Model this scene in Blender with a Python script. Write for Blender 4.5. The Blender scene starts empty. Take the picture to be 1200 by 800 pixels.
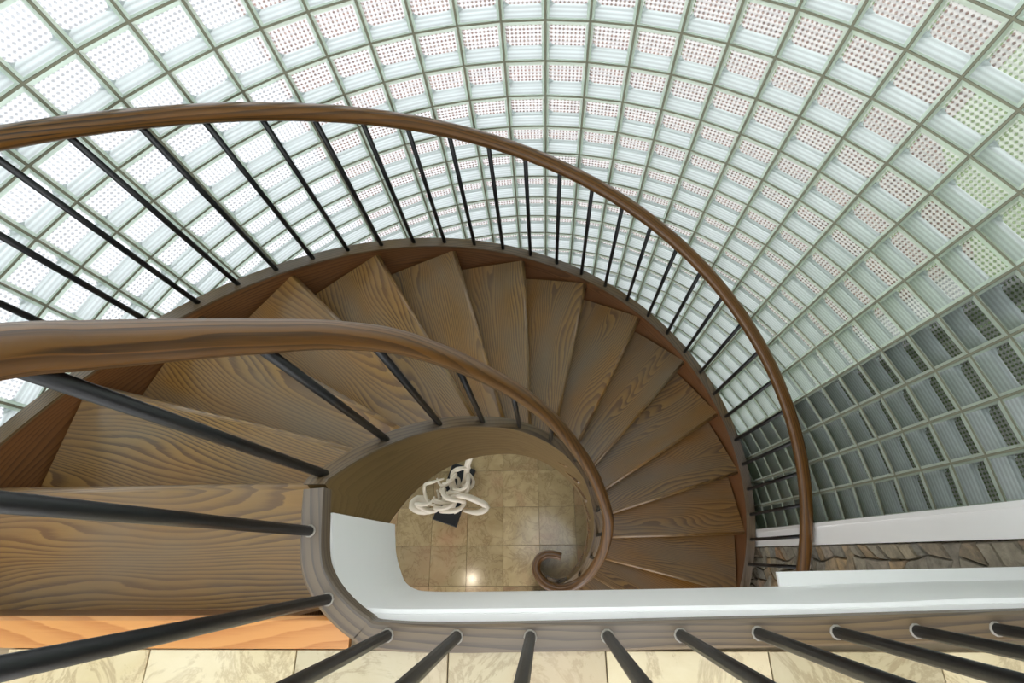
import bpy, bmesh, math, random
from mathutils import Vector, Matrix
from math import sin, cos, radians, pi

random.seed(7)
SC = bpy.context.scene
COL = SC.collection

# ------------------------------------------------------------------ camera, sky, exposure
CAM = Vector((0.0935837, -0.1292386, 4.45))
RIGHT = Vector((0.99795993, -0.00713392, -0.06344352))
UP = Vector((0.0315881, 0.91875255, 0.39356821))
FWD = Vector((-0.05548122, 0.39476937, -0.91710358))
cd = bpy.data.cameras.new('camera')
cd.sensor_width = 36.0
cd.lens = 577.1316 / 1200 * 36.0
cd.clip_start = 0.02
cam = bpy.data.objects.new('camera', cd)
COL.objects.link(cam)
M = Matrix.Identity(4)
for i in range(3):
    M[i][0], M[i][1], M[i][2], M[i][3] = RIGHT[i], UP[i], -FWD[i], CAM[i]
cam.matrix_world = M
SC.camera = cam

world = bpy.data.worlds.new('sky')
SC.world = world
world.use_nodes = True
bg = world.node_tree.nodes['Background']
bg.inputs[0].default_value = (0.97, 0.98, 1.0, 1)     # even overcast sky
bg.inputs[1].default_value = 1.0

SC.view_settings.view_transform = 'Standard'
SC.view_settings.look = 'None'
SC.view_settings.gamma = 1
SC.view_settings.use_curve_mapping = False
SC.view_settings.exposure = 1.8
SC.cycles.transparent_max_bounces = 16
SC.cycles.max_bounces = 8

# ------------------------------------------------------------------ helpers
def lin(r, g, b):
    f = lambda c: c / 12.92 if c <= 0.04045 else ((c + 0.055) / 1.055) ** 2.4
    return (f(r / 255), f(g / 255), f(b / 255), 1)

def tag(o, label=None, cat=None, group=None, kind=None):
    if label: o['label'] = label
    if cat: o['category'] = cat
    if group: o['group'] = group
    if kind: o['kind'] = kind
    return o

def link(o, parent=None):
    COL.objects.link(o)
    if parent: o.parent = parent
    return o

def empty(name, loc=(0, 0, 0), rz=0):
    o = bpy.data.objects.new(name, None)
    o.empty_display_size = 0.1
    o.location = loc
    o.rotation_euler = (0, 0, rz)
    return link(o)

class MB:
    """collects vertices, faces, uvs (metres), material slots"""
    def __init__(s):
        s.v, s.f, s.uv, s.m, s.sm = [], [], [], [], []
    def face(s, idx, uv=None, m=0, smooth=False):
        s.f.append(tuple(idx)); s.uv.append(uv if uv else [(0, 0)] * len(idx)); s.m.append(m); s.sm.append(smooth)
    def poly(s, pts, uv=None, m=0, smooth=False):
        n = len(s.v); s.v.extend([tuple(p) for p in pts]); s.face(range(n, n + len(pts)), uv, m, smooth)
    def box(s, a, b, m=0):
        x0, y0, z0 = a; x1, y1, z1 = b
        n = len(s.v)
        s.v.extend([(x0, y0, z0), (x1, y0, z0), (x1, y1, z0), (x0, y1, z0), (x0, y0, z1), (x1, y0, z1), (x1, y1, z1), (x0, y1, z1)])
        for q, ax in (((3, 2, 1, 0), 'z'), ((4, 5, 6, 7), 'z'), ((0, 1, 5, 4), 'y'), ((2, 3, 7, 6), 'y'), ((1, 2, 6, 5), 'x'), ((3, 0, 4, 7), 'x')):
            u = []
            for k in q:
                p = s.v[n + k]
                u.append({'z': (p[0], p[1]), 'y': (p[0], p[2]), 'x': (p[1], p[2])}[ax])
            s.face([n + k for k in q], u, m)
    def sweep(s, rings, closed=True, cap=True, m=0, smooth=False, uo=(0, 0)):
        """rings: list of rings (lists of points); builds a skin with uv u=length v=perimeter"""
        base = len(s.v); k = len(rings[0]); L = 0; us = [0]
        for i in range(1, len(rings)):
            L += (Vector(rings[i][0]) - Vector(rings[i - 1][0])).length; us.append(L)
        vs = [0]
        for j in range(1, k + 1):
            vs.append(vs[-1] + (Vector(rings[len(rings) // 2][j % k]) - Vector(rings[len(rings) // 2][j - 1])).length)
        for rg in rings: s.v.extend([tuple(p) for p in rg])
        for i in range(len(rings) - 1):
            for j in range(k if closed else k - 1):
                a, b = base + i * k + j, base + i * k + (j + 1) % k
                c, d = a + k, b + k
                s.face((a, b, d, c), [(us[i] + uo[0], vs[j] + uo[1]), (us[i] + uo[0], vs[j + 1] + uo[1]), (us[i + 1] + uo[0], vs[j + 1] + uo[1]), (us[i + 1] + uo[0], vs[j] + uo[1])], m, smooth)
        if cap and closed:
            s.face([base + j for j in reversed(range(k))], [(p * 0.01, p * 0.01) for p in range(k)], m)
            e = base + (len(rings) - 1) * k
            s.face([e + j for j in range(k)], [(p * 0.01, p * 0.01) for p in range(k)], m)
    def mesh(s, name, mats):
        me = bpy.data.meshes.new(name)
        me.from_pydata(s.v, [], s.f)
        for mt in mats: me.materials.append(mt)
        ul = me.uv_layers.new(name='UVMap')
        li = 0
        for p, u in zip(me.polygons, s.uv):
            p.material_index = s.m[p.index]; p.use_smooth = s.sm[p.index]
            for q in u:
                ul.data[li].uv = q; li += 1
        me.validate()
        bm = bmesh.new(); bm.from_mesh(me); bmesh.ops.recalc_face_normals(bm, faces=bm.faces[:]); bm.to_mesh(me); bm.free()
        return me
    def build(s, name, mats, parent=None, recalc=True):
        if not isinstance(mats, (list, tuple)): mats = [mats]
        return link(bpy.data.objects.new(name, s.mesh(name, mats)), parent)

def tube(path, rad, n=8, flat=None):
    """rings of a round tube along a path (list of Vectors); rad number or list"""
    rings = []
    for i, p in enumerate(path):
        t = (Vector(path[min(i + 1, len(path) - 1)]) - Vector(path[max(i - 1, 0)])).normalized()
        s = t.cross(Vector((0, 0, 1)))
        if s.length < 1e-4: s = Vector((1, 0, 0))
        s.normalize(); u = s.cross(t)
        rr = rad[i] if isinstance(rad, (list, tuple)) else rad
        rings.append([Vector(p) + s * cos(2 * pi * k / n) * rr + u * sin(2 * pi * k / n) * rr for k in range(n)])
    return rings

def catmull(P, n=8):
    P = [Vector(p) for p in P]; out = []
    for i in range(len(P) - 1):
        a, b, c, d = P[max(i - 1, 0)], P[i], P[i + 1], P[min(i + 2, len(P) - 1)]
        for k in range(n):
            t = k / n
            out.append(0.5 * ((2 * b) + (c - a) * t + (2 * a - 5 * b + 4 * c - d) * t * t + (3 * b - a - 3 * c + d) * t ** 3))
    out.append(P[-1])
    return out

def interp(x, tab):
    if x <= tab[0][0]: return tab[0][1]
    for (a, b), (c, d) in zip(tab, tab[1:]):
        if x <= c: return b + (d - b) * (x - a) / (c - a)
    return tab[-1][1]

# ------------------------------------------------------------------ materials
class NT:
    def __init__(s, name):
        s.mat = bpy.data.materials.new(name); s.mat.use_nodes = True
        s.t = s.mat.node_tree; s.t.nodes.clear()
        s.out = s.n('ShaderNodeOutputMaterial')
    def n(s, ty, **kw):
        nd = s.t.nodes.new(ty)
        for k, v in kw.items(): setattr(nd, k, v)
        return nd
    def l(s, a, b): s.t.links.new(a, b)
    def set(s, sock, v):
        if isinstance(v, bpy.types.NodeSocket): s.l(v, sock)
        else: sock.default_value = v
    def math(s, op, a, b=0.0, c=0.0, clamp=False):
        nd = s.n('ShaderNodeMath', operation=op, use_clamp=clamp)
        s.set(nd.inputs[0], a); s.set(nd.inputs[1], b); s.set(nd.inputs[2], c)
        return nd.outputs[0]
    def mix(s, fac, a, b, blend='MIX'):
        nd = s.n('ShaderNodeMix', data_type='RGBA', blend_type=blend)
        s.set(nd.inputs[0], fac); s.set(nd.inputs[6], a); s.set(nd.inputs[7], b)
        return nd.outputs[2]
    def comb(s, x, y, z=0.0):
        nd = s.n('ShaderNodeCombineXYZ')
        s.set(nd.inputs[0], x); s.set(nd.inputs[1], y); s.set(nd.inputs[2], z)
        return nd.outputs[0]
    def noise(s, vec, scale=1.0, detail=3.0, rough=0.5, dist=0.0):
        nd = s.n('ShaderNodeTexNoise'); s.l(vec, nd.inputs['Vector'])
        nd.inputs['Scale'].default_value = scale; nd.inputs['Detail'].default_value = detail
        nd.inputs['Roughness'].default_value = rough; nd.inputs['Distortion'].default_value = dist
        return nd.outputs['Fac']
    def ramp(s, fac, stops):
        nd = s.n('ShaderNodeValToRGB'); s.l(fac, nd.inputs[0])
        e = nd.color_ramp.elements
        while len(e) < len(stops): e.new(0.5)
        for el, (p, c) in zip(e, stops): el.position = p; el.color = c if len(c) == 4 else (*c, 1)
        return nd.outputs[0]
    def uv(s):
        tc = s.n('ShaderNodeTexCoord'); sp = s.n('ShaderNodeSeparateXYZ'); s.l(tc.outputs['UV'], sp.inputs[0])
        return sp.outputs[0], sp.outputs[1]
    def rnd(s): return s.n('ShaderNodeObjectInfo').outputs['Random']
    def bsdf(s, color, rough=0.5, metal=0.0, coat=0.0, bump=None, bstr=0.1, bdist=0.002, spec=0.5, crough=0.1):
        b = s.n('ShaderNodeBsdfPrincipled')
        s.set(b.inputs['Base Color'], color); s.set(b.inputs['Roughness'], rough)
        b.inputs['Metallic'].default_value = metal; b.inputs['Coat Weight'].default_value = coat
        b.inputs['Coat Roughness'].default_value = crough
        b.inputs['Specular IOR Level'].default_value = spec
        if bump is not None:
            bp = s.n('ShaderNodeBump'); s.l(bump, bp.inputs['Height'])
            bp.inputs['Strength'].default_value = bstr; bp.inputs['Distance'].default_value = bdist
            s.l(bp.outputs[0], b.inputs['Normal'])
        s.l(b.outputs[0], s.out.inputs[0])
        return b

def wood(name, light, dark, tint, rings=45, cath=7.0, rough=0.35, coat=0.3, contrast=1.0, grey=None, uf=0.55):
    m = NT(name); u, v = m.uv(); r = m.rnd()
    off = m.math('MULTIPLY', r, 17.3)
    u1 = m.math('ADD', m.math('MULTIPLY', u, uf), off)
    low = m.noise(m.comb(u1, m.math('MULTIPLY', v, 3.0), off), 1.7, 1.5, 0.4)
    fine = m.noise(m.comb(m.math('MULTIPLY', u1, 9.0), m.math('MULTIPLY', v, 55.0), off), 1.0, 3.0, 0.6)
    val = m.math('ADD', m.math('MULTIPLY', v, rings), m.math('MULTIPLY', low, cath * 3))
    val = m.math('ADD', val, m.math('MULTIPLY', fine, 0.6))
    fr = m.math('FRACT', val)
    ring = m.ramp(fr, [(0.0, (0.15,) * 3), (0.45, (0.35,) * 3), (0.8, (0.9,) * 3), (0.93, (1,) * 3), (1.0, (0.15,) * 3)])
    pores = m.noise(m.comb(m.math('MULTIPLY', u1, 26.0), m.math('MULTIPLY', v, 420.0), off), 1.0, 2.0, 0.6)
    blot = m.noise(m.comb(u1, v, off), 3.2, 3.0, 0.55)
    f = m.math('MULTIPLY', ring, m.math('ADD', 0.35, m.math('MULTIPLY', pores, 0.9)))
    f = m.math('MULTIPLY', f, contrast, clamp=True)
    c = m.mix(f, light, dark)
    bf = m.math('SUBTRACT', m.math('MULTIPLY', blot, 2.4), 0.75, clamp=True)
    c = m.mix(bf, c, m.mix(0.55, c, tint))
    if grey is not None:
        g2 = m.noise(m.comb(m.math('MULTIPLY', u1, 1.7), m.math('MULTIPLY', v, 2.5), off), 2.3, 2.0, 0.5)
        c = m.mix(m.math('SUBTRACT', m.math('MULTIPLY', g2, 2.2), 0.75, clamp=True), c, m.mix(0.6, c, grey))
    h = m.math('SUBTRACT', 1.0, f)
    m.bsdf(c, m.math('ADD', rough, m.math('MULTIPLY', f, 0.12)), coat=coat, bump=h, bstr=0.25, bdist=0.001, crough=0.2)
    return m.mat

W_TREAD = wood('wood_stained_ash', lin(150, 116, 59), lin(76, 51, 22), lin(148, 99, 36), rings=85, cath=10, rough=0.32, coat=0.35, contrast=1.5, grey=lin(110, 104, 92))
W_RISER = wood('wood_dark_stained', lin(124, 82, 44), lin(60, 36, 18), lin(112, 66, 28), rings=60, cath=6, rough=0.4, coat=0.2)
W_RAIL = wood('wood_handrail', lin(112, 76, 30), lin(40, 24, 10), lin(118, 76, 28), rings=70, cath=5, rough=0.33, coat=0.25, contrast=1.3, uf=0.35)
W_CURB = wood('wood_grey_oak', lin(120, 98, 66), lin(64, 50, 34), lin(106, 84, 54), rings=80, cath=5, rough=0.42, coat=0.1, contrast=1.3, grey=lin(102, 102, 104))
W_STRING = wood('wood_stringer', lin(114, 92, 54), lin(90, 70, 38), lin(102, 78, 40), rings=18, cath=3, rough=0.45, coat=0.1, contrast=0.7)
W_HONEY = wood('wood_honey_pine', lin(206, 148, 84), lin(160, 96, 44), lin(196, 130, 64), rings=30, cath=5, rough=0.4, coat=0.2)

def plain(name, col, rough=0.5, metal=0.0, nscale=0.0, namp=0.0, coat=0.0):
    m = NT(name)
    if namp:
        tc = m.n('ShaderNodeTexCoord')
        n = m.noise(tc.outputs['Object'], nscale, 4.0, 0.6)
        c = m.mix(m.math('MULTIPLY', n, namp), col, (col[0] * 0.5, col[1] * 0.5, col[2] * 0.5, 1))
        m.bsdf(c, rough, metal, coat, bump=n, bstr=0.15, bdist=0.002)
    else:
        m.bsdf(col, rough, metal, coat)
    return m.mat

WHITE = plain('white_paint', lin(244, 244, 243), 0.45, nscale=8, namp=0.04)
PLASTER = plain('white_plaster', lin(228, 228, 224), 0.7, nscale=5, namp=0.08)
BLACK = plain('black_metal', lin(15, 17, 20), 0.42, nscale=60, namp=0.3)
CAULK = plain('white_caulk', lin(150, 144, 134), 0.7, nscale=90, namp=0.3)
MORTAR = plain('mortar', lin(136, 136, 116), 0.85, nscale=40, namp=0.25)
SLATE = plain('black_slate', lin(28, 32, 38), 0.4, nscale=25, namp=0.4)
BONE = plain('white_glazed_ceramic', lin(232, 222, 204), 0.4, nscale=9, namp=0.35)
CONCRETE = plain('grey_paving', lin(150, 150, 152), 0.8, nscale=1.5, namp=0.3)
GROUT = plain('grout', lin(150, 136, 112), 0.9, nscale=30, namp=0.3)

def travertine(name, a, b, vein, pink, gloss):
    m = NT(name); tc = m.n('ShaderNodeTexCoord'); r = m.rnd()
    mp = m.n('ShaderNodeMapping'); m.l(tc.outputs['Object'], mp.inputs[0])
    off = m.math('MULTIPLY', r, 31.7)
    m.l(m.comb(off, off, off), mp.inputs['Location'])
    P = mp.outputs[0]
    n1 = m.noise(P, 4.0, 6.0, 0.62, 0.8)
    n2 = m.noise(P, 7.0, 7.0, 0.68, 0.7)
    n3 = m.noise(P, 2.2, 3.0, 0.5, 0.4)
    c = m.mix(m.ramp(n1, [(0.3, (0, 0, 0)), (0.7, (1, 1, 1))]), a, b)
    v = m.ramp(n2, [(0.46, (0, 0, 0)), (0.497, (1, 1, 1)), (0.503, (1, 1, 1)), (0.54, (0, 0, 0))])
    c = m.mix(m.math('MULTIPLY', v, m.math('MULTIPLY', n1, 0.9)), c, vein)
    c = m.mix(m.math('MULTIPLY', m.ramp(n3, [(0.5, (0, 0, 0)), (0.72, (1, 1, 1))]), 0.55), c, pink)
    tone = m.math('ADD', 0.78, m.math('MULTIPLY', r, 0.38))
    c = m.mix(1.0, c, m.comb(tone, tone, tone), 'MULTIPLY')
    m.bsdf(c, gloss, bump=n2, bstr=0.05, bdist=0.001)
    return m.mat

TILE_LOW = travertine('beige_marble_tile', lin(188, 168, 130), lin(160, 140, 102), lin(122, 100, 72), lin(178, 134, 106), 0.13)
TILE_UP = travertine('cream_marble_tile', lin(214, 202, 172), lin(196, 180, 140), lin(146, 124, 92), lin(206, 176, 140), 0.3)

def stone_mat():
    m = NT('fieldstone'); tc = m.n('ShaderNodeTexCoord'); r = m.rnd()
    off = m.math('MULTIPLY', r, 23.1); mp = m.n('ShaderNodeMapping'); m.l(tc.outputs['Object'], mp.inputs[0]); m.l(m.comb(off, off, off), mp.inputs['Location'])
    n1 = m.noise(mp.outputs[0], 22.0, 6.0, 0.65, 0.4)
    base = m.ramp(r, [(0.0, lin(146, 142, 130)), (0.3, lin(172, 160, 134)), (0.55, lin(134, 134, 128)), (0.75, lin(182, 152, 108)), (0.9, lin(156, 150, 142)), (1.0, lin(190, 138, 80))])
    c = m.mix(m.ramp(n1, [(0.3, (0, 0, 0)), (0.75, (1, 1, 1))]), base, lin(96, 90, 78))
    m.bsdf(c, 0.8, bump=n1, bstr=0.8, bdist=0.01)
    return m.mat
STONE = stone_mat()
def stone_bed():
    m = NT('stone_bedding'); tc = m.n('ShaderNodeTexCoord')
    v = m.n('ShaderNodeTexVoronoi'); m.l(tc.outputs['Object'], v.inputs['Vector']); v.inputs['Scale'].default_value = 8.0
    e = m.n('ShaderNodeTexVoronoi', feature='DISTANCE_TO_EDGE'); m.l(tc.outputs['Object'], e.inputs['Vector']); e.inputs['Scale'].default_value = 8.0
    n1 = m.noise(tc.outputs['Object'], 22.0, 6.0, 0.65, 0.4)
    sp = m.n('ShaderNodeSeparateXYZ'); m.l(v.outputs['Color'], sp.inputs[0])
    c = m.ramp(sp.outputs[0], [(0.0, lin(126, 122, 112)), (0.35, lin(150, 138, 114)), (0.65, lin(118, 118, 112)), (1.0, lin(164, 128, 84))])
    c = m.mix(m.ramp(n1, [(0.3, (0, 0, 0)), (0.75, (1, 1, 1))]), c, lin(92, 86, 74))
    k = m.ramp(e.outputs['Distance'], [(0.0, (0, 0, 0)), (0.06, (1, 1, 1))])
    m.bsdf(m.mix(k, lin(84, 77, 65), c), 0.9, bump=m.math('ADD', m.math('MULTIPLY', n1, 0.4), k), bstr=0.8, bdist=0.01)
    return m.mat
STONE_BED = stone_bed()

def brickpave():
    m = NT('brick_paving'); tc = m.n('ShaderNodeTexCoord')
    b = m.n('ShaderNodeTexBrick'); m.l(tc.outputs['Object'], b.inputs['Vector'])
    b.inputs['Color1'].default_value = lin(124, 98, 90); b.inputs['Color2'].default_value = lin(94, 76, 72); b.inputs['Mortar'].default_value = lin(150, 138, 126)
    b.inputs['Scale'].default_value = 4.0; b.inputs['Mortar Size'].default_value = 0.015
    m.bsdf(b.outputs['Color'], 0.85)
    return m.mat
BRICK = brickpave()
FAR_STONE = plain('dark_mossy_stone', lin(140, 160, 116), 0.9, nscale=3, namp=0.6)

# glass of the blocks ------------------------------------------------
def g_front():
    m = NT('block_face_glass'); u, v = m.uv()
    w = m.math('SINE', m.math('MULTIPLY', v, 2 * pi * 9))
    t = m.math('ADD', 0.84, m.math('MULTIPLY', w, 0.11))
    tr = m.n('ShaderNodeBsdfTransparent'); m.l(m.comb(m.math('MULTIPLY', t, 0.985), t, t), tr.inputs[0])
    gl = m.n('ShaderNodeBsdfGlossy'); gl.inputs['Roughness'].default_value = 0.12
    fr = m.n('ShaderNodeFresnel'); fr.inputs[0].default_value = 1.35
    mx = m.n('ShaderNodeMixShader'); m.l(fr.outputs[0], mx.inputs[0]); m.l(tr.outputs[0], mx.inputs[1]); m.l(gl.outputs[0], mx.inputs[2])
    m.l(mx.outputs[0], m.out.inputs[0])
    return m.mat

def g_side():
    m = NT('block_edge_glass'); u, v = m.uv()
    d = m.n('ShaderNodeBsdfDiffuse'); d.inputs[0].default_value = (0.64, 0.71, 0.61, 1)
    tl = m.n('ShaderNodeBsdfTranslucent'); tl.inputs[0].default_value = (0.62, 0.75, 0.62, 1)
    tr = m.n('ShaderNodeBsdfTransparent'); tr.inputs[0].default_value = (0.72, 0.86, 0.76, 1)
    gl = m.n('ShaderNodeBsdfGlossy'); gl.inputs['Roughness'].default_value = 0.15
    a = m.n('ShaderNodeMixShader'); a.inputs[0].default_value = 0.3; m.l(d.outputs[0], a.inputs[1]); m.l(tl.outputs[0], a.inputs[2])
    b = m.n('ShaderNodeMixShader'); b.inputs[0].default_value = 0.35; m.l(a.outputs[0], b.inputs[1]); m.l(tr.outputs[0], b.inputs[2])
    c = m.n('ShaderNodeMixShader'); fr = m.n('ShaderNodeFresnel'); fr.inputs[0].default_value = 1.3; m.l(fr.outputs[0], c.inputs[0]); m.l(b.outputs[0], c.inputs[1]); m.l(gl.outputs[0], c.inputs[2])
    m.l(c.outputs[0], m.out.inputs[0])
    return m.mat

def g_bottom():
    m = NT('block_sill_glass'); u, v = m.uv()
    d = m.n('ShaderNodeBsdfDiffuse'); d.inputs[0].default_value = (0.77, 0.84, 0.85, 1)
    gl = m.n('ShaderNodeBsdfGlossy'); gl.inputs['Roughness'].default_value = 0.2
    c = m.n('ShaderNodeMixShader'); c.inputs[0].default_value = 0.2; m.l(d.outputs[0], c.inputs[1]); m.l(gl.outputs[0], c.inputs[2])
    m.l(c.outputs[0], m.out.inputs[0])
    return m.mat

def g_back():
    m = NT('block_fluted_glass'); u, v = m.uv()
    a = m.math('SINE', m.math('MULTIPLY', u, 2 * pi * 9)); b = m.math('SINE', m.math('MULTIPLY', v, 2 * pi * 9))
    dot = m.math('ADD', m.math('ADD', m.math('MULTIPLY', a, 0.70), m.math('MULTIPLY', b, 0.58)), 0.0, clamp=True)
    tr = m.n('ShaderNodeBsdfTransparent'); tr.inputs[0].default_value = (0.86, 0.88, 0.88, 1)
    tl = m.n('ShaderNodeBsdfTranslucent'); tl.inputs[0].default_value = (0.74, 0.745, 0.76, 1)
    hz = m.n('ShaderNodeMixShader'); hz.inputs[0].default_value = 0.6; m.l(tr.outputs[0], hz.inputs[1]); m.l(tl.outputs[0], hz.inputs[2])
    mx = m.n('ShaderNodeMixShader'); m.l(dot, mx.inputs[0]); m.l(hz.outputs[0], mx.inputs[1]); m.l(tr.outputs[0], mx.inputs[2])
    m.l(mx.outputs[0], m.out.inputs[0])
    return m.mat
GLASS = [g_front(), g_side(), g_bottom(), g_back()]

# ------------------------------------------------------------------ dimensions
RG = 1.54645; BH = 0.152; DT = 5.6315746; T0 = 84.48577; Z0 = CAM.z - 1.1189      # glass block drum
C_MIN, C_MAX, R_TOP, R_BOT = -17, 15, -15, 22
ZU = 3.385                                              # upper floor
RISE = 0.2
def nose(th): return 3.4 - RISE * (1 + (181 - th) / 15.0)    # line over the nosings
OFFC = [(60, 0.34), (110, 0.25)]
OFFB = [(30, -0.30), (110, -0.36)]
FACE = [(-90, 0.40), (0, 0.398), (20, 0.395), (38, 0.399), (56, 0.389), (78, 0.375), (98, 0.366), (115, 0.358), (132, 0.358), (150, 0.362), (180, 0.366), (190, 0.37)]
CAPW = 0.046
def pol(rho, th, z=0.0): return Vector((rho * cos(radians(th)), rho * sin(radians(th)), z))

# ------------------------------------------------------------------ setting: outside ground
g = MB(); g.box((-14, -14, -0.5), (14, 14, -0.25), 0)
tag(g.build('ground', CONCRETE), 'pale paved ground outside the glass block wall', None, kind='structure')
g = MB()
pts = []
for th in range(30, 121, 6): pts.append((th, 2.0))
ring = []
for th in range(30, 121, 6):
    ring.append([pol(2.2, th, -0.25), pol(12, th, -0.25), pol(12, th, -0.21), pol(2.2, th, -0.21)])
g.sweep(ring)
tag(g.build('terrace', BRICK), 'red brick terrace outside the glass block wall', None, kind='structure')
# stone wing of the house standing against the outside of the drum
g = MB()
pr = [pol(1.64, 22.2), pol(7, 24), pol(7, -28), pol(2.4, -28), pol(2.45, 0), pol(2.45, 12), pol(2.4, 20.7), pol(1.64, 19.6)]
g.sweep([[Vector((p.x, p.y, z)) for p in pr] for z in (-0.25, 3.75)])
shade_block = [pol(5.0, 24.0), pol(6.5, 42), pol(10, 42), pol(10, 16), pol(5.0, 16)]  # unseen tall block, added to shade the right part of the glass wall
g.sweep([[Vector((p.x, p.y, z)) for p in shade_block] for z in (-0.25, 8.5)])
tag(g.build('wall_outer', FAR_STONE), 'dark stone wing outside the end of the glass block wall, with an added tall block shading the glass', None, kind='structure')

# ------------------------------------------------------------------ setting: lower floor with tiles
g = MB(); g.box((-1.75, -2.6, -0.25), (1.75, 1.75, -0.012))
floor = tag(g.build('floor', GROUT), 'lower floor of square beige marble tiles', None, kind='structure')
def tile_mesh(name, sx, sy, th, mat, bev=0.003):
    g = MB(); b = bev
    bot = [(-sx, -sy, 0), (sx, -sy, 0), (sx, sy, 0), (-sx, sy, 0)]
    r1 = [(x, y, th - b) for x, y, z in bot]
    r2 = [(x * (1 - b / sx), y * (1 - b / sy), th) for x, y, z in bot]
    g.sweep([bot, r1, r2])
    return g.mesh(name, [mat])
TS = 0.306
tm = tile_mesh('floor_tile', TS / 2 - 0.0012, TS / 2 - 0.0012, 0.0125, TILE_LOW, 0.001)
for i in range(-5, 6):
    for j in range(-8, 6):
        o = bpy.data.objects.new('tile', tm); link(o, floor)
        o.location = (-0.263 + TS * (i + 0.5), -0.069 + TS * (j + 0.5), -0.0125)
        o.rotation_euler = (0, 0, random.choice((0, pi / 2, pi, -pi / 2)))

# ------------------------------------------------------------------ setting: upper floor, curb line, fascia
INNER = [(-0.366, 0.0), (-0.362, -0.049), (-0.351, -0.13), (-0.33, -0.171), (-0.293, -0.208), (-0.248, -0.237), (-0.214, -0.247), (-0.037, -0.250), (0.489, -0.240), (0.902, -0.230), (1.5, -0.216)]
inn = [p for p in catmull([(x, y, 0) for x, y in INNER], 6)]
def offset(path, d):
    out = []
    for i, p in enumerate(path):
        t = (path[min(i + 1, len(path) - 1)] - path[max(i - 1, 0)]).normalized()
        n = Vector((-t.y, t.x, 0))          # towards the opening
        out.append(p + n * d)
    return out
outr = offset(inn, -CAPW)
# slab under the landing (solid: fascia line back to the room)
sl = MB()
edge = [p for p in offset(inn, 0.004) if p.y < -0.20]
left = [Vector((-1.62, -0.262, 0)), Vector((-0.36, -0.262, 0))]
pl = left + [p for p in edge if p.y < -0.255] 
front = [Vector((-1.62, -0.262, 0)), Vector((-0.20, -0.262, 0)), Vector((1.62, -0.232, 0)), Vector((1.62, -2.6, 0)), Vector((-1.62, -2.6, 0))]
sl.sweep([[Vector((p.x, p.y, z)) for p in front] for z in (2.88, ZU - 0.013)])
slab = tag(sl.build('floor_upper', GROUT), 'upper landing floor of cream marble tiles', None, kind='structure')
US = 0.2915
um = tile_mesh('landing_tile', US / 2 - 0.0012, US / 2 - 0.0012, 0.0135, TILE_UP, 0.001)
for i in range(-4, 5):
    for j in range(0, 6):
        o = bpy.data.objects.new('tile', um); link(o, slab)
        o.location = (0.197 + US * (i + 0.5), -0.2945 - US * (j + 0.5) + 0.010 * max(0, i) * 0, ZU - 0.0135)
        o.rotation_euler = (0, 0, random.choice((0, pi)))
# white fascia: ledge under the curb and a tall face, following the opening
fas = [Vector((-0.3635, -0.046, 0)), Vector((-0.360, -0.08, 0)), Vector((-0.352, -0.131, 0)), Vector((-0.334, -0.178, 0)), Vector((-0.318, -0.205, 0)), Vector((-0.29, -0.222, 0)), Vector((-0.25, -0.2285, 0)), Vector((-0.13, -0.230, 0)), Vector((0.3, -0.226, 0)), Vector((0.709, -0.220, 0)), Vector((0.942, -0.213, 0)), Vector((1.5, -0.204, 0))]
fas = catmull(fas, 6)
def fascia(zb, zt, thick, path):
    back = offset(path, -thick)
    return [[Vector((a.x, a.y, zb)), Vector((a.x, a.y, zt)), Vector((b.x, b.y, zt)), Vector((b.x, b.y, zb))] for a, b in zip(path, back)]
g = MB(); g.sweep(fascia(2.875, 3.352, 0.03, fas)); 
t1 = tag(g.build('trim_1', WHITE), 'white painted fascia around the stairwell opening below the wooden curb', None, kind='structure')
g = MB(); g.sweep(fascia(3.3525, 3.366, 0.03, offset(fas, -0.008)))
bd = g.build('bead', WHITE, t1)
# white box step at the right end of the fascia
g = MB()
pr = [(0.742, -0.2195), (0.742, -0.183), (1.068, -0.179), (1.52, -0.172), (1.52, -0.205)]
g.sweep([[Vector((x, y, z)) for x, y in pr] for z in (2.862, 2.874)])
tag(g.build('trim_2', WHITE), 'white boxed soffit step at the stone wall end of the fascia', None, kind='structure')

# ------------------------------------------------------------------ setting: side walls, posts
g = MB(); g.box((1.505, -0.1, -0.012), (1.66, -0.004, 5.6)); g.box((1.497, -0.014, -0.012), (1.506, 0.004, 5.6))
tag(g.build('trim_3', WHITE), 'white vertical post between the glass blocks and the stone wall', None, kind='structure')
g = MB(); g.box((-1.66, -0.1, -0.012), (-1.505, -0.004, 5.6))
tag(g.build('trim_4', WHITE), 'white vertical post at the landing end of the glass blocks', None, kind='structure')
g = MB(); g.box((-1.75, -2.6, -0.25), (-1.625, -0.1, 5.6))
tag(g.build('wall_left', PLASTER), 'white plastered wall beside the landing', None, kind='structure')
g = MB(); g.box((1.56, -2.6, -0.012), (1.75, -0.1, 5.6))
wr = tag(g.build('wall_right', STONE_BED), 'irregular grey brown stone wall beside the white post', None, kind='structure')
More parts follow.
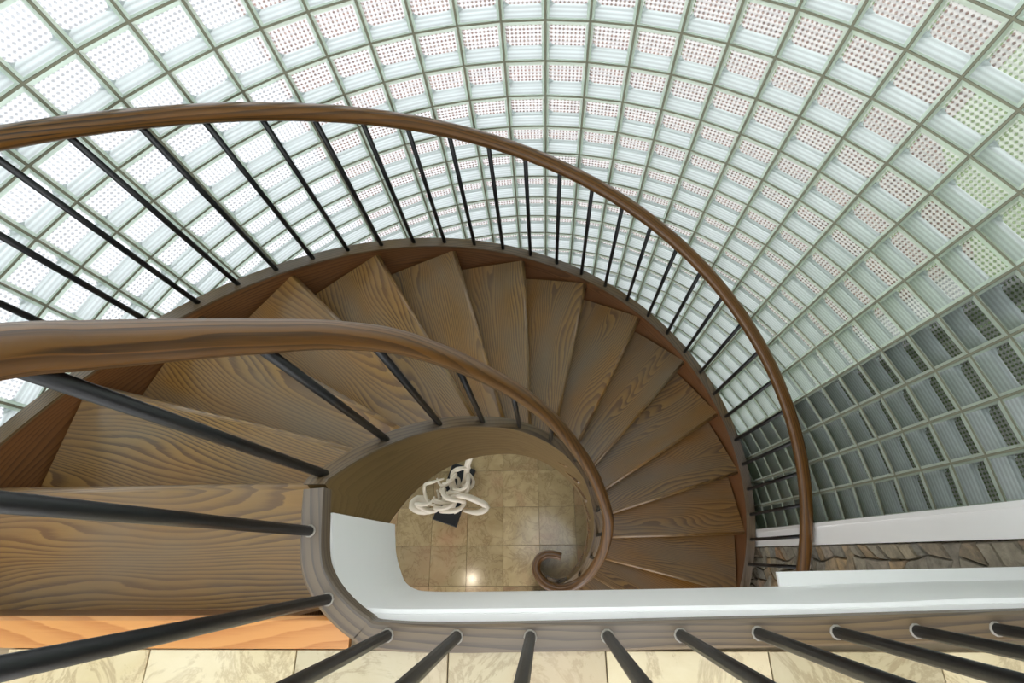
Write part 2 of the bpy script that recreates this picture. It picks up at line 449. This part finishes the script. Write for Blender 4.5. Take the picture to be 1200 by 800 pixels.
# stones: jittered cells on the wall plane (y, z), facing -x
NY, NZ = 7, 38
DY, DZ = 0.062, 0.084
pt = {}
for a in range(NY + 1):
    for b in range(NZ + 1):
        jy = 0 if a in (0,) else random.uniform(-0.021, 0.021)
        jz = random.uniform(-0.03, 0.03) + (0.03 if a % 2 else 0)
        pt[a, b] = (-0.103 - a * DY + jy, 0.03 + b * DZ + jz)
used = set()
for a in range(NY):
    for b in range(NZ):
        if (a, b) in used: continue
        poly = [pt[a, b], pt[a + 1, b], pt[a + 1, b + 1], pt[a, b + 1]]
        q = random.random()
        if q < 0.16 and a + 1 < NY and (a + 1, b) not in used:
            used.add((a + 1, b)); poly = [pt[a, b], pt[a + 1, b], pt[a + 2, b], pt[a + 2, b + 1], pt[a + 1, b + 1], pt[a, b + 1]]
        elif q < 0.32 and b + 1 < NZ:
            used.add((a, b + 1)); poly = [pt[a, b], pt[a + 1, b], pt[a + 1, b + 1], pt[a + 1, b + 2], pt[a, b + 2], pt[a, b + 1]]
        cy = sum(p[0] for p in poly) / len(poly); cz = sum(p[1] for p in poly) / len(poly)
        d = random.uniform(0.020, 0.03); gp = random.uniform(0.002, 0.005)
        def ring(k, dep, j=0.0):
            out = []
            for y, z in poly:
                vy, vz = y - cy, z - cz; L = math.hypot(vy, vz)
                s = max(0.2, (L - k) / L)
                out.append((-dep + random.uniform(-j, j), vy * s, vz * s))
            return out
        g = MB(); g.sweep([ring(gp, -0.006), ring(gp, d * 0.6), ring(gp + 0.007, d, 0.004)])
        o = g.build('stone', STONE, wr); o.location = (1.56, cy, cz)

def ray_rect(a, x0, x1, y0, y1):
    dx, dy = cos(radians(a)), sin(radians(a)); t = 1e9
    if dx > 1e-9: t = min(t, x1 / dx)
    if dx < -1e-9: t = min(t, x0 / dx)
    if dy > 1e-9: t = min(t, y1 / dy)
    if dy < -1e-9: t = min(t, y0 / dy)
    return t
g = MB(); rings = []
SKY = (-1.3, 1.1, -2.1, 1.15)  # plan of the skylight, added out of view to brighten the interior
angs = sorted(set(list(range(0, 361, 6)) + [math.degrees(math.atan2(y, x)) % 360 for x in SKY[:2] for y in SKY[2:]] + [math.degrees(math.atan2(-2.6, x)) % 360 for x in (-1.75, 1.75)]))
for a in angs:
    i_ = ray_rect(a, *SKY); o_ = 1.75 if 0 <= a % 360 <= 180 else ray_rect(a, -1.75, 1.75, -2.6, 1.75)
    rings.append([pol(i_, a, 5.6), pol(o_, a, 5.6), pol(o_, a, 5.75), pol(i_, a, 5.75)])
g.sweep(rings, cap=False)
tag(g.build('ceiling', PLASTER), 'white ceiling, open for an added skylight over the stairwell', None, kind='structure')
g = MB(); x0, x1, y0, y1 = SKY
for (a0, b0, a1, b1) in ((x0, y0, x1, y0 + 0.05), (x0, y1 - 0.05, x1, y1), (x0, y0 + 0.05, x0 + 0.05, y1 - 0.05), (x1 - 0.05, y0 + 0.05, x1, y1 - 0.05), (-0.17, y0 + 0.05, -0.13, y1 - 0.05)):
    g.box((a0 + 0.001, b0 + 0.001, 5.66), (a1 - 0.001, b1 - 0.001, 5.74))
w1 = tag(g.build('added_skylight', WHITE), 'white framed skylight added out of view to light the stairwell', None, kind='structure')
m = NT('clear_glass'); tr = m.n('ShaderNodeBsdfTransparent'); tr.inputs[0].default_value = (0.95, 0.97, 0.97, 1); m.l(tr.outputs[0], m.out.inputs[0])
for a0, a1 in ((x0 + 0.05, -0.17), (-0.13, x1 - 0.05)):
    g = MB(); g.box((a0, y0 + 0.05, 5.695), (a1, y1 - 0.05, 5.705)); g.build('pane', m.mat, w1)
# ------------------------------------------------------------------ setting: curved glass block wall
lat = MB()
half = 0.003
for c in range(C_MIN, C_MAX + 1):                       # upright joints
    th = T0 - c * DT
    n = Vector((cos(radians(th)), sin(radians(th)), 0)); t = Vector((-n.y, n.x, 0))
    a = RG + 0.003; b = RG + 0.082
    wi, wo = half, half + 0.0042
    rg = [n * a - t * wi, n * a + t * wi, n * b + t * wo, n * b - t * wo]
    lat.sweep([[Vector((p.x, p.y, z)) for p in rg] for z in (Z0 - BH * R_BOT, Z0 - BH * R_TOP)])
for r in range(R_TOP, R_BOT + 1):                       # bed joints
    z = Z0 - BH * r
    rings = []
    for c in range(C_MIN, C_MAX + 1):
        th = T0 - c * DT
        rings.append([pol(RG + 0.0032, th, z - half), pol(RG + 0.0032, th, z + half), pol(RG + 0.0818, th, z + half), pol(RG + 0.0818, th, z - half)])
    lat.sweep(rings)
wallg = tag(lat.build('wall_curved', MORTAR), 'curved wall of square fluted glass blocks around the staircase', None, kind='structure')

def block(g, T):
    """one hollow glass block; local x along the wall, y outward, z up; T maps local -> mesh"""
    s = 0.0722; d = 0.078; w = 0.066; rc = 0.016
    A = [(-s, -s), (s, -s), (s, s), (-s, s)]
    e = 0.009
    f0 = [T(Vector((x, 0.004, z))) for x, z in A]
    f1 = [T(Vector((x * (1 - e / s), 0.0, z * (1 - e / s)))) for x, z in A]
    n = len(g.v); g.v.extend([tuple(p) for p in f0 + f1])
    g.face([n + 4, n + 5, n + 6, n + 7], [(0.04, 0.04), (0.96, 0.04), (0.96, 0.96), (0.04, 0.96)], 0)
    for k in range(4):
        g.face([n + k, n + (k + 1) % 4, n + 4 + (k + 1) % 4, n + 4 + k], [(0, 0)] * 4, 1)
    # cavity: straight walls then a rounded collar round the fluted pane
    m0 = [T(Vector((x, d * 0.80, z))) for x, z in A]
    nm = len(g.v); g.v.extend([tuple(p) for p in m0])
    for k in range(4):
        g.face([n + k, n + (k + 1) % 4, nm + (k + 1) % 4, nm + k], [(0, 0), (1, 0), (1, 1), (0, 1)], 2 if k == 0 else 1)
    rr = []
    for (sx, sz, a0) in ((-1, -1, 180), (1, -1, 270), (1, 1, 0), (-1, 1, 90)):
        for a in (0, 45, 90):
            rr.append((sx * (w - rc) + rc * cos(radians(a0 + a)), sz * (w - rc) + rc * sin(radians(a0 + a))))
    nr = len(g.v); g.v.extend([tuple(T(Vector((x, d, z)))) for x, z in rr])
    for k in range(4):
        i0 = nr + 3 * k; j = nr + (3 * k + 3) % 12
        g.face([nm + k, i0, i0 + 1, i0 + 2], [(0, 0)] * 4, 2 if k < 2 else 1)
        g.face([nm + k, i0 + 2, j, nm + (k + 1) % 4], [(0, 0)] * 4, 2 if k == 0 else 1)
    g.face([nr + k for k in range(12)], [((x / w + 1) / 2, (z / w + 1) / 2) for x, z in rr], 3)

def raw_mesh(g, name):
    me = bpy.data.meshes.new(name); me.from_pydata(g.v, [], g.f)
    for mt in GLASS: me.materials.append(mt)
    ul = me.uv_layers.new(name='UVMap'); li = 0
    for p, u in zip(me.polygons, g.uv):
        p.material_index = g.m[p.index]
        for q in u: ul.data[li].uv = q; li += 1
    return me
gb = MB(); block(gb, lambda v: v)
bmesh_block = raw_mesh(gb, 'glass_block')
def project(P):
    D = P - CAM; w = D.dot(FWD)
    if w < 0.05: return None
    return (600 + 577.13 * D.dot(RIGHT) / w, 400 - 577.13 * D.dot(UP) / w)
cells = []
for c in range(C_MIN, C_MAX):
    for r in range(R_TOP, R_BOT):
        th = T0 - (c + 0.5) * DT
        q = []
        for dc, dr in ((0, 0), (1, 0), (1, 1), (0, 1)):
            q.append(project(pol(RG, T0 - (c + dc) * DT, Z0 - BH * (r + dr))))
        area = 0
        if all(q):
            cx = sum(p[0] for p in q) / 4; cy = sum(p[1] for p in q) / 4
            zc = Z0 - BH * (r + 0.5)
            if -10 < cx < 1210 and -15 < cy < 700 and zc > nose(th) - 0.05:
                area = abs(sum(q[k][0] * q[(k + 1) % 4][1] - q[(k + 1) % 4][0] * q[k][1] for k in range(4))) / 2
        cells.append((area, c, r, th))
cells.sort(reverse=True)
rest = MB()
for k, (area, c, r, th) in enumerate(cells):
    n = pol(RG * cos(radians(DT / 2)), th, Z0 - BH * (r + 0.5))
    rot = Matrix.Rotation(radians(th - 90), 4, 'Z')
    if k < 300 and area > 0:
        o = bpy.data.objects.new('glass_block', bmesh_block); link(o, wallg)
        o.location = n; o.rotation_euler = (0, 0, radians(th - 90))
    else:
        block(rest, lambda v, rot=rot, n=n: rot @ v + n)
tag(link(bpy.data.objects.new('glass_block_field', raw_mesh(rest, 'glass_block_field')), wallg), kind='stuff')

# ------------------------------------------------------------------ the staircase
stair = tag(empty('spiral_staircase', (0, 0, 0)), 'brown stained wooden spiral staircase with black metal balusters and curved handrails', 'staircase')
RO = 1.44
def prism(poly, z0, z1, round_edge=None, uvf=None):
    """extruded plan polygon; round_edge = index of the edge whose top gets rounded"""
    g = MB(); n = len(poly)
    g.sweep([[(x, y, z0) for x, y in poly], [(x, y, z1) for x, y in poly]])
    return g

def tread_mesh(name, front, poly_back, ztop, thick, nin, nout):
    """front: (p_in, p_out) nosing edge at local y=front; rounded nosing strip swept in section"""
    g = MB()
    (xi, yf), (xo, _) = front
    prof = []                       # section of the nosing half round, (y, z)
    rr = thick / 2
    for a in range(-90, 91, 30):
        prof.append((yf + rr - rr * cos(radians(a)), ztop - rr + rr * sin(radians(a))))
    bi, bo = poly_back              # back corners (x, y)
    def sec(x, yb): return [(x, y, z) for y, z in prof] + [(x, yb, ztop), (x, yb, ztop - thick)]
    a = sec(xi, bi[1]); a[-2] = (bi[0], bi[1], ztop); a[-1] = (bi[0], bi[1], ztop - thick)
    b = sec(xo, bo[1]); b[-2] = (bo[0], bo[1], ztop); b[-1] = (bo[0], bo[1], ztop - thick)
    n = len(a); g.v.extend(a + b)
    for j in range(n):
        k = (j + 1) % n
        q = [j, k, n + k, n + j]
        g.face(q, [(g.v[i][0], g.v[i][1] + (0.03 if g.v[i][2] < ztop - 0.001 else 0)) for i in q], 0, j < 6)
    g.face(list(range(n))[::-1], [(0.02 * i, 0) for i in range(n)]); g.face([n + j for j in range(n)], [(0.02 * i, 0) for i in range(n)])
    return g.mesh(name, [W_TREAD])

TH = 0.036
# first step below the landing: parallel tread
o = link(bpy.data.objects.new('tread', tread_mesh('tread_straight', ((0.40, -0.04), (RO, -0.04)), ((0.385, 0.262), (RO, 0.262)), 0, TH, 0, 0)), stair)
o.location = (0, 0, 3.2); o.rotation_euler = (0, 0, pi)
wm = tread_mesh('tread_winder', ((0.385, -0.05), (RO - 0.004, -0.05)), ((0.40 * cos(radians(15)) , 0.40 * sin(radians(15)) - 0.015), (RO * cos(radians(15)), RO * sin(radians(15)) - 0.015)), 0, TH, 0, 0)
def riser_mesh(x0, x1, y, h):
    g = MB(); g.box((x0, y, 0), (x1, y + 0.018, h)); return g.mesh('riser', [W_RISER])
rm = riser_mesh(0.40, RO, -0.028, RISE - TH - 0.002)
for k in range(1, 17):
    z = 3.4 - RISE * k
    if k > 1:
        o = link(bpy.data.objects.new('tread', wm), stair)
        o.location = (0, 0, z); o.rotation_euler = (0, 0, radians(181 - 15 * (k - 1)))
    o = link(bpy.data.objects.new('riser', rm), stair)
    o.location = (0, 0, z - RISE + 0.001); o.rotation_euler = (0, 0, radians((180 if k == 1 else 181) - 15 * (k - 1)))
g = MB(); g.box((-RO, -0.262, 3.201), (-0.42, -0.244, ZU - 0.035)); g.build('riser', W_RISER, stair)
# honey coloured nosing board along the landing edge
g = MB(); rr = []
for x in (-1.44, -0.286):
    rr.append([(x, -0.2935, ZU + 0.001), (x, -0.246, ZU + 0.001), (x, -0.240, ZU - 0.005), (x, -0.239, ZU - 0.016), (x, -0.243, ZU - 0.028), (x, -0.2935, ZU - 0.03)])
g.sweep(rr)
tag(g.build('landing_nosing', W_HONEY, stair), 'honey coloured pine nosing board along the landing edge')

# outer stringer
g = MB(); rings = []
def strg(p0, p1, z0, z1): return [Vector((p0.x, p0.y, z0)), Vector((p0.x, p0.y, z1)), Vector((p1.x, p1.y, z1)), Vector((p1.x, p1.y, z0))]
for y in (-0.262, -0.18, -0.09):
    zt = nose(180) + 0.055 + (-y) * 0.75
    rings.append(strg(Vector((-1.435, y, 0)), Vector((-1.485, y, 0)), zt - 0.36, min(zt, 3.47)))
for i in range(0, 113):
    th = 180 - 2 * i
    zt = nose(th) + 0.055
    rings.append(strg(pol(1.435, th), pol(1.485, th), max(zt - 0.36, 0.0), max(zt, 0.08)))
g.sweep(rings)
g.build('outer_stringer', W_CURB if False else W_RISER, stair)
# greyed cap strip on the outer stringer
g = MB(); rings = []
for y in (-0.262, -0.18, -0.09):
    zt = min(nose(180) + 0.055 + (-y) * 0.75, 3.47) + 0.0005
    rings.append(strg(Vector((-1.432, y, 0)), Vector((-1.488, y, 0)), zt, zt + 0.01))
for i in range(0, 113):
    th = 180 - 2 * i; zt = max(nose(th) + 0.055, 0.08) + 0.0005
    rings.append(strg(pol(1.432, th), pol(1.488, th), zt, zt + 0.01))
g.sweep(rings); g.build('stringer_cap', W_CURB, stair)

# inner stringer, its cap
def face(th): return interp(th, FACE)
def captop(th): return min(3.41, max(0.22, nose(th) + interp(th, OFFC)))
g = MB(); rings = []; cr = []
for i in range(0, 141):
    th = 187 - 2 * i
    zt = captop(th); zb = max(0.0, nose(th) + interp(th, OFFB))
    rings.append(strg(pol(face(th) + 0.002, th), pol(face(th) + 0.002 + 0.04, th), zb, zt - 0.012 if th < 180 else min(zt, 3.378) - 0.012))
    if th <= 179: cr.append(strg(pol(face(th), th), pol(face(th) + CAPW, th), zt - 0.0115, zt))
g.sweep(rings, smooth=False); g.build('inner_stringer', W_STRING, stair)
g = MB(); g.sweep(cr); g.build('stringer_cap', W_CURB, stair)  # cap's grey is the sky's sheen put into its wood colour

# handrails ---------------------------------------------------------
def rail_rings(path, w=0.060, h=0.052, n=14, taper=None):
    rings = []
    for i, p in enumerate(path):
        t = (path[min(i + 1, len(path) - 1)] - path[max(i - 1, 0)]).normalized()
        s = t.cross(Vector((0, 0, 1))).normalized(); u = s.cross(t)
        k = taper(i) if taper else 1.0
        rg = []
        for j in range(n):
            a = 2 * pi * j / n
            ca, sa = cos(a), sin(a)
            x = math.copysign(abs(ca) ** 0.8, ca) * w / 2 * k; z = math.copysign(abs(sa) ** 0.8, sa) * h / 2 * k
            if z < -h * 0.38: z = -h * 0.42 * k
            rg.append(p + s * x + u * z)
        rings.append(rg)
    return rings
def outer_rail_z(th): return nose(th) + interp(th, [(0, 0.822), (142, 0.884)])
path = [Vector((-1.46, -0.45, 4.36)), Vector((-1.46, -0.25, 4.33)), Vector((-1.46, -0.12, 4.22))]
path += [pol(1.46, 180 - 3 * i, outer_rail_z(180 - 3 * i)) for i in range(0, 76)]
g = MB(); g.sweep(rail_rings(path), smooth=True); g.build('handrail', W_RAIL, stair)

IR = [(-0.398, -0.262, 4.30), (-0.410, -0.10, 4.26), (-0.408, -0.02, 4.16), (-0.402, 0.044, 4.061), (-0.393, 0.079, 3.993), (-0.374, 0.123, 3.904), (-0.345, 0.183, 3.777), (-0.294, 0.266, 3.589), (-0.215, 0.329, 3.385), (-0.096, 0.381, 3.049), (0.049, 0.388, 2.694), (0.182, 0.341, 2.373), (0.316, 0.238, 2.024), (0.404, 0.107, 1.742), (0.434, 0.005, 1.579), (0.418, -0.124, 1.365), (0.360, -0.235, 1.17), (0.285, -0.302, 1.07), (0.18, -0.332, 1.05), (0.085, -0.305, 1.05), (0.030, -0.235, 1.05), (0.040, -0.172, 1.05), (0.088, -0.140, 1.05), (0.145, -0.140, 1.05), (0.188, -0.152, 1.05)]
ip = catmull(IR[2:], 8)
g = MB(); g.sweep(rail_rings(ip, 0.058, 0.052, taper=lambda i: 1.0 if i < len(ip) - 44 else max(0.8, 1 - (i - len(ip) + 44) * 0.005)), smooth=True)
g.build('handrail', W_RAIL, stair)

# balusters ---------------------------------------------------------
BR = 0.0098
def baluster(a, b, parent, collar=False):
    g = MB(); g.sweep(tube([a, b], BR, 10), smooth=True)
    o = g.build('baluster', BLACK, parent)
    if collar:
        g = MB(); g.sweep([[Vector((a.x + r * cos(2 * pi * k / 10), a.y + r * sin(2 * pi * k / 10), a.z + z)) for k in range(10)] for r, z in ((0.0125, 0.0005), (0.012, 0.002), (0.0101, 0.003))])
        c = g.build('collar', CAULK, o)
    return o
for i in range(2, 37):
    th = 177.75 - 6.0 * i
    baluster(pol(1.46, th, nose(th) + 0.064), pol(1.46, th, outer_rail_z(th) - 0.016), stair)
def rail_at(th):
    best = None
    for p in ip[:len(ip) - 50]:
        a = math.degrees(math.atan2(p.y, p.x)); a = a + 360 if a < -100 else a
        if best is None or abs(a - th) < best[0]: best = (abs(a - th), p)
    return best[1]
for th in (175.0, 154.0, 132.5, 111.8, 91.0, 70.3, 50.4, 32.0, 14.0, -4.0, -22.0, -40.0):
    p = rail_at(th)
    b = pol(face(th) + CAPW * 0.5, th, captop(th) - 0.002)
    baluster(b, Vector((p.x, p.y, p.z - 0.016)) if th > -35 else Vector((0.30, -0.275, 1.06)), stair)
# newel balusters and the low scroll board under the volute
VOL = [(0.18, -0.332), (0.085, -0.305), (0.030, -0.235), (0.040, -0.172), (0.088, -0.140)]
for x, y in VOL: baluster(Vector((x, y, 0.195)), Vector((x, y, 1.035)), stair)
vp = catmull([(x, y, 0) for x, y in [(0.33, -0.272), (0.27, -0.315)] + VOL + [(0.145, -0.145)]], 6)
g = MB(); g.sweep([[Vector((p.x, p.y, 0.001)), Vector((p.x, p.y, 0.2)), Vector((q.x, q.y, 0.2)), Vector((q.x, q.y, 0.001))] for p, q in zip(offset(vp, 0.012), offset(vp, -0.012))])
g.build('scroll_board', W_CURB, stair)

# ------------------------------------------------------------------ landing railing
rail = tag(empty('landing_railing', (0, -0.27, ZU)), 'black baluster railing on a greyed oak curb along the upper landing', 'railing')
rail_inv = Matrix.Translation((0, 0.27, -ZU))
def child(o):
    o.matrix_parent_inverse = rail_inv; return o
curb = [[Vector((a.x, a.y, 3.367)), Vector((a.x, a.y, 3.405)), Vector((a.x * 0.98 + b.x * 0.02, a.y * 0.9 + b.y * 0.1, 3.41)), Vector((a.x * 0.1 + b.x * 0.9, a.y * 0.1 + b.y * 0.9, 3.41)), Vector((b.x, b.y, 3.405)), Vector((b.x, b.y, 3.367))] for a, b in zip(inn, outr)]
g = MB(); g.sweep(curb); child(g.build('curb', W_CURB, rail))
UB = [(-0.383, -0.085), (-0.328, -0.208), (-0.206, -0.268), (-0.076, -0.270), (0.060, -0.270), (0.200, -0.269), (0.331, -0.267), (0.468, -0.264), (0.604, -0.262), (0.740, -0.260), (0.875, -0.257), (1.01, -0.254), (1.145, -0.251), (1.28, -0.248), (1.415, -0.245)]
for x, y in UB:
    child(baluster(Vector((x, y, 3.4095)), Vector((x, y, 4.275)), rail, True))
hp = catmull([(-0.408, -0.02, 4.16), (-0.400, -0.06, 4.24), (-0.386, -0.12, 4.285), (-0.328, -0.208, 4.29), (-0.206, -0.265, 4.29), (0.060, -0.270, 4.29), (0.468, -0.264, 4.29), (1.0, -0.254, 4.29), (1.5, -0.243, 4.29)], 6)
g = MB(); g.sweep(rail_rings(hp[3:], 0.058, 0.052), smooth=True); child(g.build('handrail', W_RAIL, rail))

# ------------------------------------------------------------------ sculpture on the lower floor
base = Vector((-0.70, 0.33, 0))
sc = tag(empty('sculpture', base), 'tangled white looping sculpture on a black slate base on the marble floor', 'sculpture')
inv = Matrix.Translation(-base)
g = MB()
def rbox(g, cx, cy, w, d, a, z0, z1):
    c, s = cos(radians(a)), sin(radians(a))
    q = [(cx + x * c - y * s, cy + x * s + y * c) for x, y in ((-w, -d), (w, -d), (w, d), (-w, d))]
    g.sweep([[(x, y, z) for x, y in q] for z in (z0, z1 - 0.004)] + [[(cx + (x - cx) * 0.97, cy + (y - cy) * 0.97, z1) for x, y in q]])
rbox(g, -0.685, 0.345, 0.105, 0.25, -18, 0.0005, 0.05)
o = g.build('slate_base', SLATE, sc); o.matrix_parent_inverse = inv
random.seed(21)
loops = []
for k in range(12):
    cx, cy, cz = -0.70 + random.uniform(-0.17, 0.16), 0.31 + random.uniform(-0.13, 0.14), 0.16 + random.uniform(-0.05, 0.12)
    ax = Vector((random.uniform(-1, 1), random.uniform(-1, 1), random.uniform(-0.9, 0.9))).normalized()
    b1 = ax.orthogonal().normalized(); b2 = ax.cross(b1)
    r1, r2 = random.uniform(0.08, 0.16), random.uniform(0.06, 0.12)
    a0 = random.uniform(0, 6.28); span = random.uniform(3.6, 5.4)
    pts = []
    for i in range(15):
        a = a0 + span * i / 14
        p = Vector((cx, cy, cz)) + b1 * r1 * cos(a) + b2 * r2 * sin(a) + ax * 0.05 * sin(2 * a)
        p.z = max(p.z, 0.075); pts.append(p)
    loops.append((pts, random.uniform(0.014, 0.022)))
loops.append(([Vector(p) for p in ((-0.62, 0.40, 0.10), (-0.56, 0.46, 0.22), (-0.53, 0.55, 0.34), (-0.48, 0.62, 0.42), (-0.43, 0.67, 0.47))], 0.026))
loops.append(([Vector(p) for p in ((-0.80, 0.22, 0.08), (-0.92, 0.20, 0.12), (-1.02, 0.24, 0.14), (-0.98, 0.30, 0.12), (-0.90, 0.27, 0.10), (-0.93, 0.20, 0.09))], 0.034))
loops.append(([Vector(p) for p in ((-0.74, 0.28, 0.2), (-0.6, 0.31, 0.28), (-0.46, 0.27, 0.24), (-0.38, 0.22, 0.2), (-0.46, 0.18, 0.2), (-0.58, 0.2, 0.16))], 0.026))
for pts, rr in loops:
    pp = catmull(pts, 3); n = len(pp)
    g = MB(); g.sweep(tube(pp, [rr * (0.45 + 0.55 * min(1, 4 * min(i, n - 1 - i) / n)) for i in range(n)], 8), smooth=True)
    o = g.build('loop', BONE, sc); o.matrix_parent_inverse = inv

# ------------------------------------------------------------------ recessed downlight under the landing (its glint shows on the floor)
dl = tag(empty('downlight', (-0.916, -0.443, 2.875)), 'small round recessed downlight in the ceiling under the landing', 'downlight')
g = MB(); n = 20
g.sweep([[Vector((r * cos(2 * pi * k / n), r * sin(2 * pi * k / n), z)) for k in range(n)] for r, z in ((0.055, 0.004), (0.055, -0.004), (0.042, -0.006), (0.040, 0.0))], cap=False)
g.build('ring', WHITE, dl)
m = NT('lamp_glow'); em = m.n('ShaderNodeEmission'); em.inputs[0].default_value = (1, 0.86, 0.66, 1); em.inputs[1].default_value = 60; m.l(em.outputs[0], m.out.inputs[0])
g = MB(); g.poly([(0.040 * cos(2 * pi * k / n), 0.040 * sin(2 * pi * k / n), -0.001) for k in reversed(range(n))])
g.build('lens', m.mat, dl)
